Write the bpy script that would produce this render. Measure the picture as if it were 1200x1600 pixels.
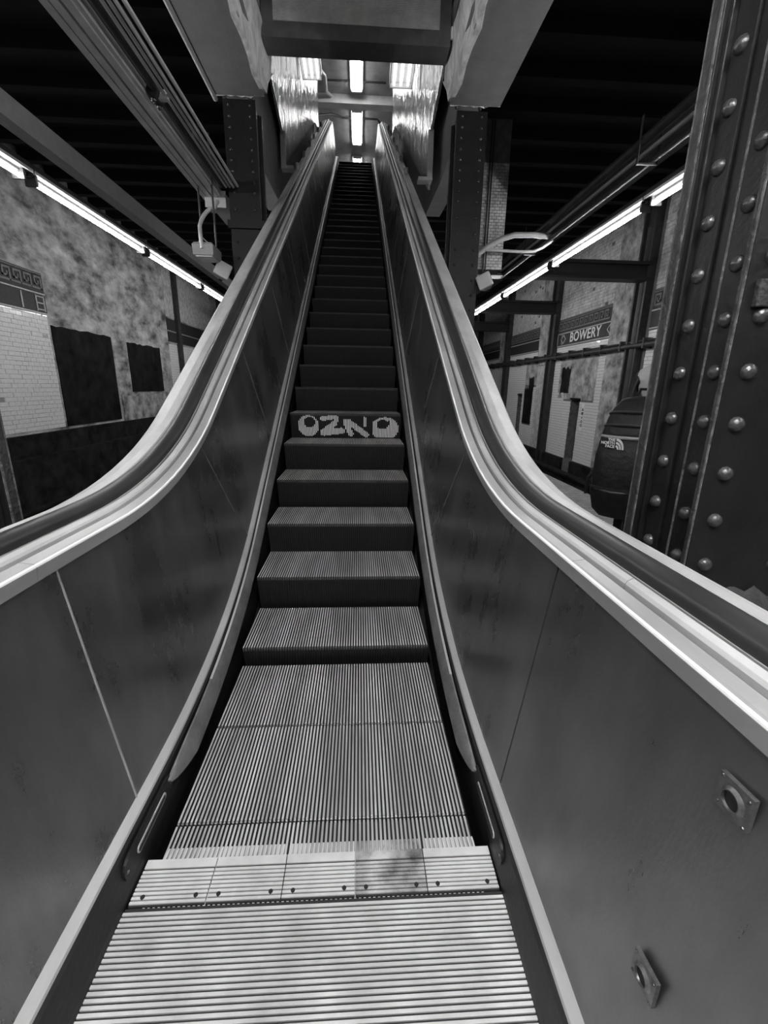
import bpy, bmesh, math, random
from mathutils import Vector, Matrix
random.seed(7)
for o in list(bpy.data.objects): bpy.data.objects.remove(o)
scene = bpy.context.scene
C = scene.collection

# ------------------------------------------------------------------ camera
yaw, pitch, roll, fpx = 0.0579, -0.2750, 0.0160, 693.13
cyw, syw, cp, sp = math.cos(yaw), math.sin(yaw), math.cos(pitch), math.sin(pitch)
fw = Vector((syw*cp, cyw*cp, sp)); rt = Vector((cyw, -syw, 0)); up = rt.cross(fw)
r2 = rt*math.cos(roll) + up*math.sin(roll); u2 = -rt*math.sin(roll) + up*math.cos(roll)
cam_d = bpy.data.cameras.new('camera'); cam = bpy.data.objects.new('camera', cam_d); C.objects.link(cam)
cam.matrix_world = Matrix(((r2.x, u2.x, -fw.x, 0.1084), (r2.y, u2.y, -fw.y, -0.972), (r2.z, u2.z, -fw.z, 1.3018), (0, 0, 0, 1)))
cam_d.sensor_fit = 'VERTICAL'; cam_d.sensor_height = 24.0; cam_d.sensor_width = 18.0
cam_d.lens = fpx/1600*24.0; cam_d.clip_start = 0.02; cam_d.clip_end = 200
scene.camera = cam

# ------------------------------------------------------------------ world and exposure
TUBE = 10.0          # emission of the platform tubes
LANDTUBE = 62.0     # emission of the ceiling tubes over the landing
UPTUBE = 3.4        # emission of the tubes up at the head of the escalator
w = bpy.data.worlds.new('world'); scene.world = w; w.use_nodes = True
w.node_tree.nodes['Background'].inputs[0].default_value = (1, 1, 1, 1)
w.node_tree.nodes['Background'].inputs[1].default_value = 0.004
scene.view_settings.view_transform = 'Standard'; scene.view_settings.look = 'None'
scene.view_settings.gamma = 1.0; scene.view_settings.use_curve_mapping = False
scene.view_settings.exposure = 3.0

# ------------------------------------------------------------------ materials
def mat(name, base, rough=0.5, metal=0.0, mott=0.0, scale=4.0, bump=0.0, bscale=60.0, stretch=(1, 1, 1), detail=6.0, spec=0.5, dark=None, rvar=0.0, bdist=.01):
    """grey procedural material; mott = depth of the noise mottling, bump = fine relief"""
    m = bpy.data.materials.new(name); m.use_nodes = True
    nt = m.node_tree; b = nt.nodes['Principled BSDF']
    b.inputs['Roughness'].default_value = rough; b.inputs['Metallic'].default_value = metal
    b.inputs['Specular IOR Level'].default_value = spec
    b.inputs['Base Color'].default_value = (base, base, base, 1)
    tc = nt.nodes.new('ShaderNodeTexCoord'); mp = nt.nodes.new('ShaderNodeMapping')
    mp.inputs['Scale'].default_value = stretch
    nt.links.new(tc.outputs['Object'], mp.inputs['Vector'])
    if mott or rvar:
        n = nt.nodes.new('ShaderNodeTexNoise'); n.inputs['Scale'].default_value = scale
        n.inputs['Detail'].default_value = detail; n.inputs['Roughness'].default_value = 0.62
        nt.links.new(mp.outputs[0], n.inputs['Vector'])
        if mott:
            r = nt.nodes.new('ShaderNodeValToRGB')
            lo = base*(1-mott) if dark is None else dark; hi = min(1, base*(1+mott))
            r.color_ramp.elements[0].position = 0.33; r.color_ramp.elements[1].position = 0.68
            r.color_ramp.elements[0].color = (lo, lo, lo, 1); r.color_ramp.elements[1].color = (hi, hi, hi, 1)
            nt.links.new(n.outputs['Fac'], r.inputs['Fac']); nt.links.new(r.outputs['Color'], b.inputs['Base Color'])
        if rvar:
            mr = nt.nodes.new('ShaderNodeMapRange'); mr.inputs['From Min'].default_value = .3; mr.inputs['From Max'].default_value = .7
            mr.inputs['To Min'].default_value = max(0.05, rough-rvar); mr.inputs['To Max'].default_value = min(1, rough+rvar)
            nt.links.new(n.outputs['Fac'], mr.inputs['Value']); nt.links.new(mr.outputs[0], b.inputs['Roughness'])
    if bump:
        n2 = nt.nodes.new('ShaderNodeTexNoise'); n2.inputs['Scale'].default_value = bscale; n2.inputs['Detail'].default_value = 4
        nt.links.new(mp.outputs[0], n2.inputs['Vector'])
        bp = nt.nodes.new('ShaderNodeBump'); bp.inputs['Strength'].default_value = bump; bp.inputs['Distance'].default_value = bdist
        nt.links.new(n2.outputs['Fac'], bp.inputs['Height']); nt.links.new(bp.outputs[0], b.inputs['Normal'])
    return m
def emit(name, s):
    m = bpy.data.materials.new(name); m.use_nodes = True; nt = m.node_tree
    b = nt.nodes['Principled BSDF']; b.inputs['Base Color'].default_value = (.8, .8, .8, 1)
    b.inputs['Emission Color'].default_value = (1, 1, 1, 1); b.inputs['Emission Strength'].default_value = s
    return m
M = dict(
    panel=mat('bronze_panel', .23, .30, .88, .30, 3.2, .06, 160, stretch=(1, 1, .45), detail=9, rvar=.08),
    trim=mat('stainless_trim', .50, .42, .55, .16, 5, .03, 200, stretch=(1, .25, 1), rvar=.08),
    deck=mat('brushed_deck', .46, .5, .3, .20, 4, .04, 150, stretch=(2, .5, 2), rvar=.08),
    rubber=mat('handrail_rubber', .022, .38, 0, .25, 6, spec=.5),
    black=mat('black_gap', .012, .6),
    skirt=mat('skirt_steel', .010, .5, 0, .3, 7, .1, 60, spec=.3),
    defl=mat('skirt_deflector', .14, .5, .3, .25, 14, .1, 80),
    cleat=mat('step_cleat', .50, .42, .4, .45, 9, stretch=(1.0, .12, 1), detail=8),
    groove=mat('step_groove', .008, .7, 0),
    riser=mat('step_riser', .0065, .6, 0, .6, 14, stretch=(3, .3, .25), spec=.25),
    nosing=mat('step_nosing', .075, .4, .4, .3, 9),
    plate=mat('floor_plate', .55, .5, .3, .22, 6, .05, 90, rvar=.06),
    plate_groove=mat('plate_groove', .015, .7, .1),
    comb=mat('comb_aluminium', .62, .45, .3, .15, 8),
    comb_dirty=mat('comb_worn', .42, .5, .5, .75, 9, dark=.04),
    paint=mat('graffiti_paint', .72, .6),
    column=mat('column_paint', .010, .4, 0, .3, 9, .22, 45, spec=.32),
    socket=mat('socket_steel', .16, .38, .7, .4, 60),
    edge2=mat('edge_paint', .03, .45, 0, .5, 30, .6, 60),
    edge=mat('lit_edge_paint', .13, .4, .2, .6, 30, .8, 70),  # light caught by the column edges, put into the colour
    rivet=mat('rivet_paint', .045, .26, .1, .3, 20, .3, 60, spec=.7),
    concrete=mat('girder_concrete', .16, .8, 0, .12, 5, .25, 45),
    rough=mat('spalled_plaster', .62, .75, 0, .35, 12, 1.0, 26, stretch=(1, .6, .4)),
    mortar=mat('mortar', .03, .85, 0, .4, 14, 1.0, 30),
    soot=mat('sooty_ceiling', .005, .85, 0, .4, 5, .4, 12),
    beam=mat('cross_beam_paint', .010, .5, 0, .3, 6, .2, 40),
    tile=mat('glazed_tile', .68, .13, 0, .10, 30, spec=.5),
    tileold=mat('worn_tile', .42, .5, 0, .35, 7, .3, 40),
    grout=mat('tile_grout', .12, .9, 0, .3, 10),
    plaster=mat('stained_plaster', .30, .85, 0, .8, 2.3, .9, 12, stretch=(1, .8, 1.5), detail=14, dark=.05),
    plaster2=mat('patched_plaster', .30, .85, 0, .6, 3.5, .6, 14, detail=9, dark=.08),
    darkpatch=mat('bare_board', .011, .8, 0, .8, 2.4, .3, 15, detail=9, spec=.08),
    wallbase=mat('dark_wall_base', .016, .85, 0, .7, 3, .4, 14, spec=.1),
    band=mat('mosaic_band', .028, .5, 0, .5, 40, .2, 60, spec=.2),
    bandline=mat('mosaic_border', .34, .4, 0, .3, 30),
    letter=mat('white_mosaic', .70, .45, 0, .12, 60),
    fret=mat('fret_relief', .12, .5, 0, .4, 30),
    steel=mat('wall_column_steel', .03, .55, 0, .4, 6, .3, 30),
    galv=mat('galvanised_tray', .55, .45, .3, .12, 6),
    pipe=mat('dark_conduit', .05, .4, .4, .3, 8),
    lampcase=mat('lamp_housing', .05, .45, 0, .2, 8),
    arris=mat('arris_highlight', .92, .45, .15),  # near-white colour stands in for the highlight on the trim corner
    whitepaint=mat('fixture_enamel', .66, .35, 0, .08, 8),
    greypaint=mat('grey_enamel', .34, .4, 0, .1, 8),
    floor=mat('platform_concrete', .16, .7, 0, .3, 5, .2, 60),
    tact=mat('tactile_rubber', .30, .6, 0, .25, 12),
    track=mat('track_bed', .025, .9, 0, .5, 8, .6, 20),
    railm=mat('running_rail', .10, .35, .8, .3, 10),
    frame=mat('header_frame', .13, .42, .2, .2, 6, .1, 60),
    mesh=mat('wire_mesh', .85, .45, .6, .2, 8),
    meshback=mat('mesh_backing', .8, .6, .2, .3, 3),
    clad=mat('polished_cladding', .5, .13, .75, .12, 3, 1.0, 10, stretch=(1, .30, .12), bdist=.10),
    upper=mat('upper_grey', .36, .6, 0, .2, 3),
    cloth=mat('black_nylon', .014, .5, 0, .4, 30, .5, 40, spec=.35),
    cloth2=mat('dark_jacket', .03, .7, 0, .3, 20, .4, 30),
    shirt=mat('pale_cloth', .5, .85, 0, .10, 20, .4, 25),
    trousers=mat('dark_trousers', .014, .9, 0, .3, 20),
    skin=mat('skin', .30, .55), hair=mat('hair', .02, .6, 0, .3, 60, .5, 90), logo=mat('stitched_logo', .62, .7),
    shoe=mat('shoe_leather', .02, .5), zipm=mat('zip_tape', .05, .45), eye=mat('eye', .5, .2),
    tube=emit('fluorescent_tube', TUBE), landtube=emit('fluorescent_tube_landing', LANDTUBE), uptube=emit('fluorescent_tube_upper', UPTUBE), cornertube=emit('fluorescent_tube_corner', .22),
)

# ------------------------------------------------------------------ mesh helpers
class MB:
    def __init__(s): s.v = []; s.f = []; s.mi = []
    def face(s, pts, mi=0):
        n = len(s.v); s.v += [tuple(p) for p in pts]; s.f.append(tuple(range(n, n+len(pts)))); s.mi.append(mi)
    def add(s, vs, fs, mi=0):
        n = len(s.v); s.v += [tuple(p) for p in vs]
        for f in fs: s.f.append(tuple(i+n for i in f)); s.mi.append(mi)
    def box(s, x0, x1, y0, y1, z0, z1, mi=0, bev=0.0):
        if x0 > x1: x0, x1 = x1, x0
        if y0 > y1: y0, y1 = y1, y0
        if z0 > z1: z0, z1 = z1, z0
        if bev:
            bm = bmesh.new(); bmesh.ops.create_cube(bm, size=1)
            for v in bm.verts: v.co = Vector(((x0+x1)/2+v.co.x*(x1-x0), (y0+y1)/2+v.co.y*(y1-y0), (z0+z1)/2+v.co.z*(z1-z0)))
            bmesh.ops.bevel(bm, geom=list(bm.edges), offset=bev, segments=2, affect='EDGES', profile=.6)
            bm.verts.index_update(); s.add([v.co for v in bm.verts], [[v.index for v in f.verts] for f in bm.faces], mi); bm.free(); return s
        v = [(x0,y0,z0),(x1,y0,z0),(x1,y1,z0),(x0,y1,z0),(x0,y0,z1),(x1,y0,z1),(x1,y1,z1),(x0,y1,z1)]
        s.add(v, [(0,3,2,1),(4,5,6,7),(0,1,5,4),(1,2,6,5),(2,3,7,6),(3,0,4,7)], mi); return s
    def prism(s, poly, axis, a, b, mi=0):
        """poly: 2-D outline in the two other axes, pushed from a to b along axis"""
        def P(u, v, t): return {'x': (t,u,v), 'y': (u,t,v), 'z': (u,v,t)}[axis]
        n = len(poly)
        vs = [P(u,v,a) for u,v in poly]+[P(u,v,b) for u,v in poly]
        fs = [tuple(range(n))[::-1], tuple(range(n,2*n))]+[(i,(i+1)%n,n+(i+1)%n,n+i) for i in range(n)]
        s.add(vs, fs, mi); return s
    def tube(s, pts, r, n=10, mi=0, cap=True):
        pts = [Vector(p) for p in pts]; rr = r if isinstance(r, (list, tuple)) else [r]*len(pts)
        rings = []; prev = None
        for i, p in enumerate(pts):
            t = (pts[min(i+1,len(pts)-1)]-pts[max(i-1,0)]).normalized()
            if prev is None:
                a = Vector((0,0,1)) if abs(t.z) < .9 else Vector((1,0,0)); nx = t.cross(a).normalized()
            else: nx = (prev - t*prev.dot(t)).normalized()
            prev = nx; ny = t.cross(nx)
            rings.append([p+(nx*math.cos(2*math.pi*k/n)+ny*math.sin(2*math.pi*k/n))*rr[i] for k in range(n)])
        vs = [v for r_ in rings for v in r_]; fs = []
        for i in range(len(pts)-1):
            for k in range(n): fs.append((i*n+k, i*n+(k+1)%n, (i+1)*n+(k+1)%n, (i+1)*n+k))
        if cap: fs += [tuple(range(n))[::-1], tuple((len(pts)-1)*n+k for k in range(n))]
        s.add(vs, fs, mi); return s
    def dome(s, c, nrm, r, h, n=10, m=3, mi=0):
        c = Vector(c); nrm = Vector(nrm).normalized(); a = Vector((0,0,1)) if abs(nrm.z) < .9 else Vector((1,0,0))
        u = nrm.cross(a).normalized(); v = nrm.cross(u); vs = []; fs = []
        for j in range(m):
            t = j/m*math.pi/2
            for k in range(n):
                q = 2*math.pi*k/n; vs.append(c+(u*math.cos(q)+v*math.sin(q))*r*math.cos(t)+nrm*h*math.sin(t))
        vs.append(c+nrm*h)
        for j in range(m-1):
            for k in range(n): fs.append((j*n+k, j*n+(k+1)%n, (j+1)*n+(k+1)%n, (j+1)*n+k))
        for k in range(n): fs.append(((m-1)*n+k, (m-1)*n+(k+1)%n, m*n))
        s.add(vs, fs, mi); return s
    def grid(s, rows, mi=0, closed=False):
        n = len(rows[0]); vs = [p for r in rows for p in r]; fs = []
        for i in range(len(rows)-1):
            for k in range(n if closed else n-1): fs.append((i*n+k, i*n+(k+1)%n, (i+1)*n+(k+1)%n, (i+1)*n+k))
        s.add(vs, fs, mi); return s
    def mesh(s, name, mats, smooth=False, fix=True):
        me = bpy.data.meshes.new(name); me.from_pydata(s.v, [], s.f)
        for m in (mats if isinstance(mats, (list, tuple)) else [mats]): me.materials.append(m)
        me.polygons.foreach_set('material_index', s.mi)
        if smooth: me.polygons.foreach_set('use_smooth', [True]*len(s.f))
        if fix:
            bm = bmesh.new(); bm.from_mesh(me); bmesh.ops.recalc_face_normals(bm, faces=bm.faces); bm.to_mesh(me); bm.free()
        me.update()
        if smooth: me.set_sharp_from_angle(angle=math.radians(40))
        return me
    def build(s, name, mats, parent=None, smooth=False, fix=True):
        o = bpy.data.objects.new(name, s.mesh(name, mats, smooth, fix)); C.objects.link(o)
        if parent: o.parent = parent
        return o
def inst(name, me, parent, loc=(0,0,0), rot=(0,0,0)):
    o = bpy.data.objects.new(name, me); C.objects.link(o); o.parent = parent; o.location = loc; o.rotation_euler = rot
    return o
def tag(o, label=None, cat=None, group=None, kind=None):
    if label: o['label'] = label
    if cat: o['category'] = cat
    if group: o['group'] = group
    if kind: o['kind'] = kind
    return o
def empty(name, label=None, cat=None, loc=(0,0,0), group=None, kind=None):
    o = bpy.data.objects.new(name, None); C.objects.link(o); o.location = loc; o.empty_display_size = .1
    return tag(o, label, cat, group, kind)
def text_mesh(txt, size, extrude=0.002, name='lettering', align='CENTER', spacing=1.0, bold=0.0):
    cu = bpy.data.curves.new(name, 'FONT'); cu.body = txt; cu.size = size; cu.extrude = extrude; cu.resolution_u = 3
    cu.align_x = align; cu.align_y = 'CENTER'; cu.space_character = spacing; cu.offset = bold
    o = bpy.data.objects.new('tmp_text', cu); C.objects.link(o)
    dg = bpy.context.evaluated_depsgraph_get(); me = bpy.data.meshes.new_from_object(o.evaluated_get(dg)); me.name = name
    bpy.data.objects.remove(o); return me

# ------------------------------------------------------------------ profile of the escalator
T30, C30, T15 = math.tan(math.pi/6), math.cos(math.pi/6), math.tan(math.pi/12)
ZT = 7.32                                       # total rise
def zcurve(d, Y, Ys=None, r0=2.9, rt0=.7):
    """height of a line running d above the pallets: level, 30 degree slope, level"""
    if Ys is None: Ys = .98+(1.1-.98)*min(1, max(0, (d-.15)/.715))
    yk = Ys-d*.268; r = max(.3, r0-d); t = r*T15
    yk2 = Ys+ZT/T30-d*.268; rr = rt0+d; t2 = rr*T15
    if Y <= yk-t: return d
    if Y <= yk+t*C30: return d+r-math.sqrt(r*r-(Y-(yk-t))**2)
    if Y <= yk2-t2*C30: return d/C30+(Y-Ys)*T30
    if Y <= yk2+t2: return ZT+d-rr+math.sqrt(rr*rr-(yk2+t2-Y)**2)
    return ZT+d
def stations(y0, y1):
    ys = []; y = y0
    while y < y1-1e-6:
        ys.append(y)
        y += .09 if (-.1 < y < 1.8 or 12.2 < y < 14.6) else .5
    return ys+[y1]
def sweep(prof, y0, y1, s, mb=None, mi=0, closed=False, Ys=None, cap=True):
    """prof: list of (|X|, d) swept along the escalator on side s"""
    mb = mb or MB(); rows = [[(s*x, y, zcurve(d, y, Ys)) for x, d in prof] for y in stations(y0, y1)]
    mb.grid(rows, mi, closed)
    if closed and cap: mb.face(rows[0], mi); mb.face(rows[-1][::-1], mi)
    return mb

# ================================================================== THE SETTING
WL, WR = -6.3, 6.5
f = MB(); f.box(-3.05, -.92, -9, 26, -.25, 0); f.box(.92, 3.05, -9, 26, -.25, 0); f.box(-.92, .92, -9, -1.75, -.25, 0)
floor = tag(f.build('floor', M['floor']), kind='structure')
f = MB(); f.box(-6.3, -3.05, -9, 26, -1.5, -1.3); f.box(3.05, 6.5, -9, 26, -1.5, -1.3)
f.box(-3.2, -3.05, -9, 26, -1.3, -.25); f.box(3.05, 3.2, -9, 26, -1.3, -.25)
tag(f.build('floor_trackbed', M['track']), kind='structure')
for i, s in enumerate((-1, 1)):                                # tactile warning strip at each platform edge
    t = MB(); t.box(s*2.42, s*3.06, -2, 16, 0.0, .012)
    tr = tag(t.build('trim_%d' % (i+1), M['floor']), kind='structure')
    d = MB(); y = -.2
    while y < 13:
        d.box(s*2.46, s*3.02, y, y+.028, .012, .024); y += .062
    tag(d.build('tactile_ridges', M['tact'], tr), kind='stuff')
def ceiling_piece(name, x0, x1, y0, y1, z):
    c = tag(MB().box(x0, x1, y0, y1, z, z+.2).build(name, M['soot']), kind='structure'); return c
cl = ceiling_piece('ceiling', WL, -1.41, -9, 26, 5.5); cr = ceiling_piece('ceiling_right', 1.70, WR, -9, 26, 5.5)
y = -6.0
while y < 24:
    MB().box(WL, -1.41, y, y+.16, 5.3, 5.5).build('ceiling_joist', M['soot'], cl)
    MB().box(1.70, WR, y, y+.16, 5.3, 5.5).build('ceiling_joist', M['soot'], cr); y += .76
ceiling_piece('ceiling_middle', -.9, 1.09, -9, 4.75, 5.55)
tag(MB().box(WL-.3, WR+.3, -9.3, -9, -1.5, 5.8).build('wall_back', M['soot']), kind='structure')
tag(MB().box(WL-.3, WR+.3, 26, 26.3, -1.5, 5.8).build('wall_front', M['soot']), kind='structure')
# underside of the stairwell floor behind the columns, closes the view over the platforms
wl = tag(MB().box(WL-.3, WL, -9, 26, -1.5, 5.7).build('wall_left', M['plaster']), kind='structure')
NICHE = [(11.95, 12.52, -.75, 1.02), (16.72, 17.18, -.75, 1.06)]
wb = MB(); wb.box(WR+.32, WR+.5, -9, 26, -1.5, 5.7); ya = -9
for a, b_, c_, d_ in NICHE:
    wb.box(WR, WR+.32, ya, a, -1.5, 5.7); wb.box(WR, WR+.32, a, b_, -1.5, c_); wb.box(WR, WR+.32, a, b_, d_, 5.7); ya = b_
wb.box(WR, WR+.32, ya, 26, -1.5, 5.7)
wr = tag(wb.build('wall_right', M['grout']), kind='structure')

def tiles(name, parent, X, s, y0, y1, z0, z1, m, holes=(), w=.158, h=.082, g=.007, rag=0.0):
    """rows of glazed tiles in running bond standing proud of the wall; s = side the face looks to"""
    mb = MB(); z = z0; r = 0
    while z < z1-.02:
        zz = min(z+h-g, z1); spans = [(y0, y1)]
        for (ha, hb_, hc, hd2) in holes:
            if zz > hc and z < hd2:
                spans = [q for (a, b) in spans for q in ((a, min(b, ha)), (max(a, hb_), b)) if q[1]-q[0] > .01]
        y = y0-(w/2 if r % 2 else 0)
        while y < y1-.005:
            for (sa, sb) in spans:
                a, b = max(y, sa), min(y+w-g, sb)
                if b-a > .012 and not (rag and random.random() < rag):
                    e = random.uniform(.008, .016); t1, t2 = random.uniform(-.0012, .0012), random.uniform(-.0012, .0012)
                    xs = X+s*e
                    f4 = [(xs+t1, a, z), (xs-t1, b, z), (xs-t1+t2, b, zz), (xs+t1+t2, a, zz)]
                    bk = [(X, a, z), (X, b, z), (X, b, zz), (X, a, zz)]
                    mb.add(f4+bk, [(0,1,2,3),(0,4,5,1),(1,5,6,2),(2,6,7,3),(3,7,4,0)])
            y += w
        z += h; r += 1
    o = mb.build(name, m, parent); o['kind'] = 'stuff'; return o
def name_band(parent, X, s, y0, y1, z0=2.64, frets=True):
    """dark mosaic frieze: name panel with pale borders below, key-pattern course above"""
    xa = X; 
    b = MB().box(xa, xa+s*.022, y0, y1, z0, z0+.33).build('name_panel', M['band'], parent)
    for z in (z0-.03, z0+.335): MB().box(xa, xa+s*.03, y0, y1, z, z+.026).build('band_border', M['bandline'], parent)
    MB().box(xa, xa+s*.02, y0, y1, z0+.37, z0+.74).build('fret_course', M['band'], parent)
    if frets:
        k = MB(); y = y1-.05; q = z0+.43; u = .034; x0, x1 = xa+s*.02, xa+s*.032
        while y-8*u > y0:
            for (a, bb, c, d) in ((0,1,0,6),(0,6,6,7),(5,6,2,6),(2,6,2,3),(2,3,2,4.6),(0,8,0,1)):
                k.box(x0, x1, y-a*u, y-bb*u, q+c*u, q+d*u)
            y -= 8*u
        k.box(x0, x1, y0, y1, q+8*u, q+8*u+.02)
        k.build('key_pattern', M['fret'], parent)['kind'] = 'stuff'
    return b

# ---- left wall
name_band(wl, WL, 1, 5.0, 9.25, 2.64)
fr = MB()
for a in (8.55, 8.95): fr.box(WL, WL+.034, a, a+.03, 2.66, 2.95)
for z in (2.68, 2.80, 2.92): fr.box(WL, WL+.034, 8.95, 9.2, z, z+.02)
fr.box(WL, WL+.034, 9.17, 9.2, 2.66, 2.95); fr.build('band_frame', M['bandline'], wl)
tiles('wall_tiles', wl, WL, 1, 5.2, 9.22, .36, 2.60, M['tile'], rag=.01)
tiles('wall_tiles', wl, WL, 1, 15.3, 20, .3, 2.60, M['tile'])
name_band(wl, WL, 1, 15.3, 20, 2.66, False)
tiles('upper_wall_tiles', wl, WL, 1, 15.3, 20, 3.45, 5.3, M['tileold'])
def ragged(y0, y1, z0, z1, amp, n=14):
    p = [(y0, z0), (y1, z0)]
    p += [(y1+random.uniform(-amp, amp)*.5, z0+(z1-z0)*i/6) for i in range(1, 6)]
    p += [(y1-(y1-y0)*i/n, z1+random.uniform(-amp, amp)) for i in range(n+1)]
    p += [(y0+random.uniform(-amp, amp)*.5, z1-(z1-z0)*i/6) for i in range(1, 6)]
    return p
def bare(parent, X, s, y0, y1, z0, z1, m, amp=.03, th=.02, nm='bare_board'):
    return MB().prism(ragged(y0, y1, z0, z1, amp), 'x', X, X+s*th).build(nm, m, parent)
bare(wl, WL, 1, 9.3, 11.6, .36, 2.43, M['darkpatch'], .02)
bare(wl, WL, 1, 12.42, 14.5, 1.06, 2.38, M['darkpatch'], .02)
bare(wl, WL, 1, 11.75, 15.2, .30, .98, M['plaster2'], .06, .04, 'plaster_patch')
MB().box(WL, WL+.10, 2, 26, -1.3, .30).build('wall_base', M['wallbase'], wl)
MB().box(WL, WL+.28, 2, 26, -1.3, -.10).build('wall_base', M['wallbase'], wl)
MB().box(WL, WL+.12, 16.0, 16.25, .3, 5.3).build('wall_column', M['steel'], wl)
MB().box(WL, WL+.12, 21.0, 21.25, .3, 5.3).build('wall_column', M['steel'], wl)

# ---- right wall
HOLES = NICHE+[(15.62, 16.5, .03, 1.5), (11.2, 13.05, 1.03, 2.24), (13.05, 13.5, 1.22, 2.24), (15.2, 16.5, 1.45, 2.2)]
for (a, b) in ((4.6, 9.2), (10.8, 13.95), (15.05, 18.55), (19.6, 23.1)):
    tiles('wall_tiles', wr, WR, -1, a, b, -.75, 2.58, M['tile'], HOLES)
    tiles('upper_wall_tiles', wr, WR, -1, a, b, 3.42, 5.3, M['tileold'], rag=.02)
    name_band(wr, WR, -1, a, b, 2.64)
bare(wr, WR, -1, 11.2, 13.5, 1.02, 2.24, M['plaster2'], .07, .010, 'plaster_patch')
bare(wr, WR, -1, 11.2, 11.95, 1.02, 2.2, M['plaster2'], .02, .014, 'plaster_patch')
bare(wr, WR, -1, 12.75, 13.35, 1.2, 1.95, M['darkpatch'], .05, .013, 'bare_board')
bare(wr, WR, -1, 15.62, 16.1, .03, 1.72, M['darkpatch'], .05, .012); bare(wr, WR, -1, 16.05, 16.5, .03, 1.3, M['darkpatch'], .05, .012)
bare(wr, WR, -1, 15.2, 16.5, 1.45, 2.2, M['plaster2'], .05, .009, 'plaster_patch')
for a, b, c, d in NICHE:                                      # refuge niches in the wall, a step deep
    tiles('niche_tiles', wr, WR+.32, -1, a, b, c, d, M['tileold'])
    MB().box(WR-.03, WR, a-.03, b+.03, d, d+.05).build('niche_lintel', M['darkpatch'], wr)
MB().box(WR-.10, WR, 2, 11.95, -1.3, -.77).build('wall_base', M['wallbase'], wr)
MB().box(WR-.10, WR, 12.6, 26, -1.3, -.77).build('wall_base', M['wallbase'], wr)
for k in range(4):                                            # engaged steel columns cased in plaster
    y = 9.75+4.6*k
    bare(wr, WR, -1, y, y+1.02, 2.1 if k else -.75, 5.3, M['plaster2'], .03, .06, 'column_casing')
    if k: MB().box(WR-.02, WR, y+.05, y+1.0, -.75, 2.1).build('wall_strip', M['tileold'], wr)
    p = MB(); p.box(WR-.17, WR, y-.42, y-.36, -1.2, 5.3); p.box(WR-.17, WR, y-.04, y+.02, -1.2, 5.3); p.box(WR-.09, WR, y-.36, y-.04, -1.2, 5.3)
    p.build('wall_column', M['steel'], wr)
    if k == 0:
        q = MB(); q.tube([(WR-.09, y-.2, z) for z in (-1.2, 4.7)], .085, 12); q.build('drain_pipe', M['steel'], wr, True)
rot_wall = Matrix(((0, 0, -1, 0), (-1, 0, 0, 0), (0, 1, 0, 0), (0, 0, 0, 1)))
def wall_text(txt, size, y, z, x, m, parent, sx=1.0, roll_=0.0, **kw):
    me = text_mesh(txt, size, .004, **kw); me.materials.clear(); me.materials.append(m)
    o = bpy.data.objects.new('lettering', me); C.objects.link(o); o.parent = parent
    o.matrix_world = Matrix.Translation((x, y, z)) @ rot_wall @ Matrix.Rotation(roll_, 4, 'Z') @ Matrix.Diagonal((sx, 1, 1, 1)); return o
MB().box(WR-.026, WR, 11.0, 13.3, 2.655, 2.965).build('name_tablet', M['band'], wr)
wall_text('BOWERY', .375, 12.16, 2.81, WR-.031, M['letter'], wr, 1.12, spacing=1.06, bold=.004)
for yy in (13.5, 10.8):                                       # lozenge ornaments beside the name
    for dy, dz in ((.0, .0),):
        MB().prism([(yy-.17, 2.81), (yy, 2.67), (yy+.17, 2.81), (yy, 2.95)], 'x', WR-.034, WR-.02).build('lozenge', M['bandline'], wr)
        MB().prism([(yy-.12, 2.81), (yy, 2.71), (yy+.12, 2.81), (yy, 2.91)], 'x', WR-.038, WR-.03).build('lozenge_field', M['band'], wr)
for yy in (14.6-1.0, 13.9): MB().box(WR-.03, WR, yy, yy+.03, 2.66, 2.96).build('band_border', M['bandline'], wr)
# vertical chainage plate reading 48+00
MB().box(WR-.026, WR, 11.60, 11.76, .16, .92).build('number_plate', M['letter'], wr)
wall_text('48+00', .15, 11.68, .54, WR-.03, M['black'], wr, 1.25, roll_=-math.pi/2, spacing=1.15)
# pipe with brackets below the frieze
p = MB(); p.tube([(WR-.16, 3, 2.28), (WR-.16, 24, 2.28)], .055, 10)
p.tube([(WR-.13, 3, 2.37), (WR-.13, 24, 2.37)], .022, 8)
wp = p.build('wall_pipe', M['steel'], None, True); tag(wp, 'dark pipe run along the tiled wall under the station name band', 'pipe')
y = 4.5
while y < 22: MB().box(WR-.22, WR, y, y+.05, 2.2, 2.42).build('bracket', M['steel'], wp); y += .9
for s, nm in ((-1, 'far left'), (1, 'far right')):
    for dx in (.85, 2.28):
        X = s*(3.2+dx); r = MB(); r.box(X-.035, X+.035, -2, 25, -1.18, -1.14); r.box(X-.012, X+.012, -2, 25, -1.26, -1.18); r.box(X-.07, X+.07, -2, 25, -1.3, -1.27)
        tag(r.build('track_rail', M['railm']), '%s running rail of the track %s' % ('outer' if dx > 1 else 'inner', 'beside the stained plaster wall' if s < 0 else 'below the station name sign'), 'rail', 'running rails')
    X = s*(6.0); r = MB(); r.box(X-.12, X+.12, -2, 25, -1.05, -1.0); r.box(X-.04, X+.04, -2, 25, -1.3, -1.05)
    tag(r.build('third_rail_cover', M['wallbase']), 'covered power rail against the %s wall' % ('plaster' if s < 0 else 'tiled'), 'rail', 'covered power rails')

# ================================================================== ESCALATOR
esc = empty('escalator', 'long steel escalator with ribbed steps climbing from the platform', 'escalator', (0, 0, 0))
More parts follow.
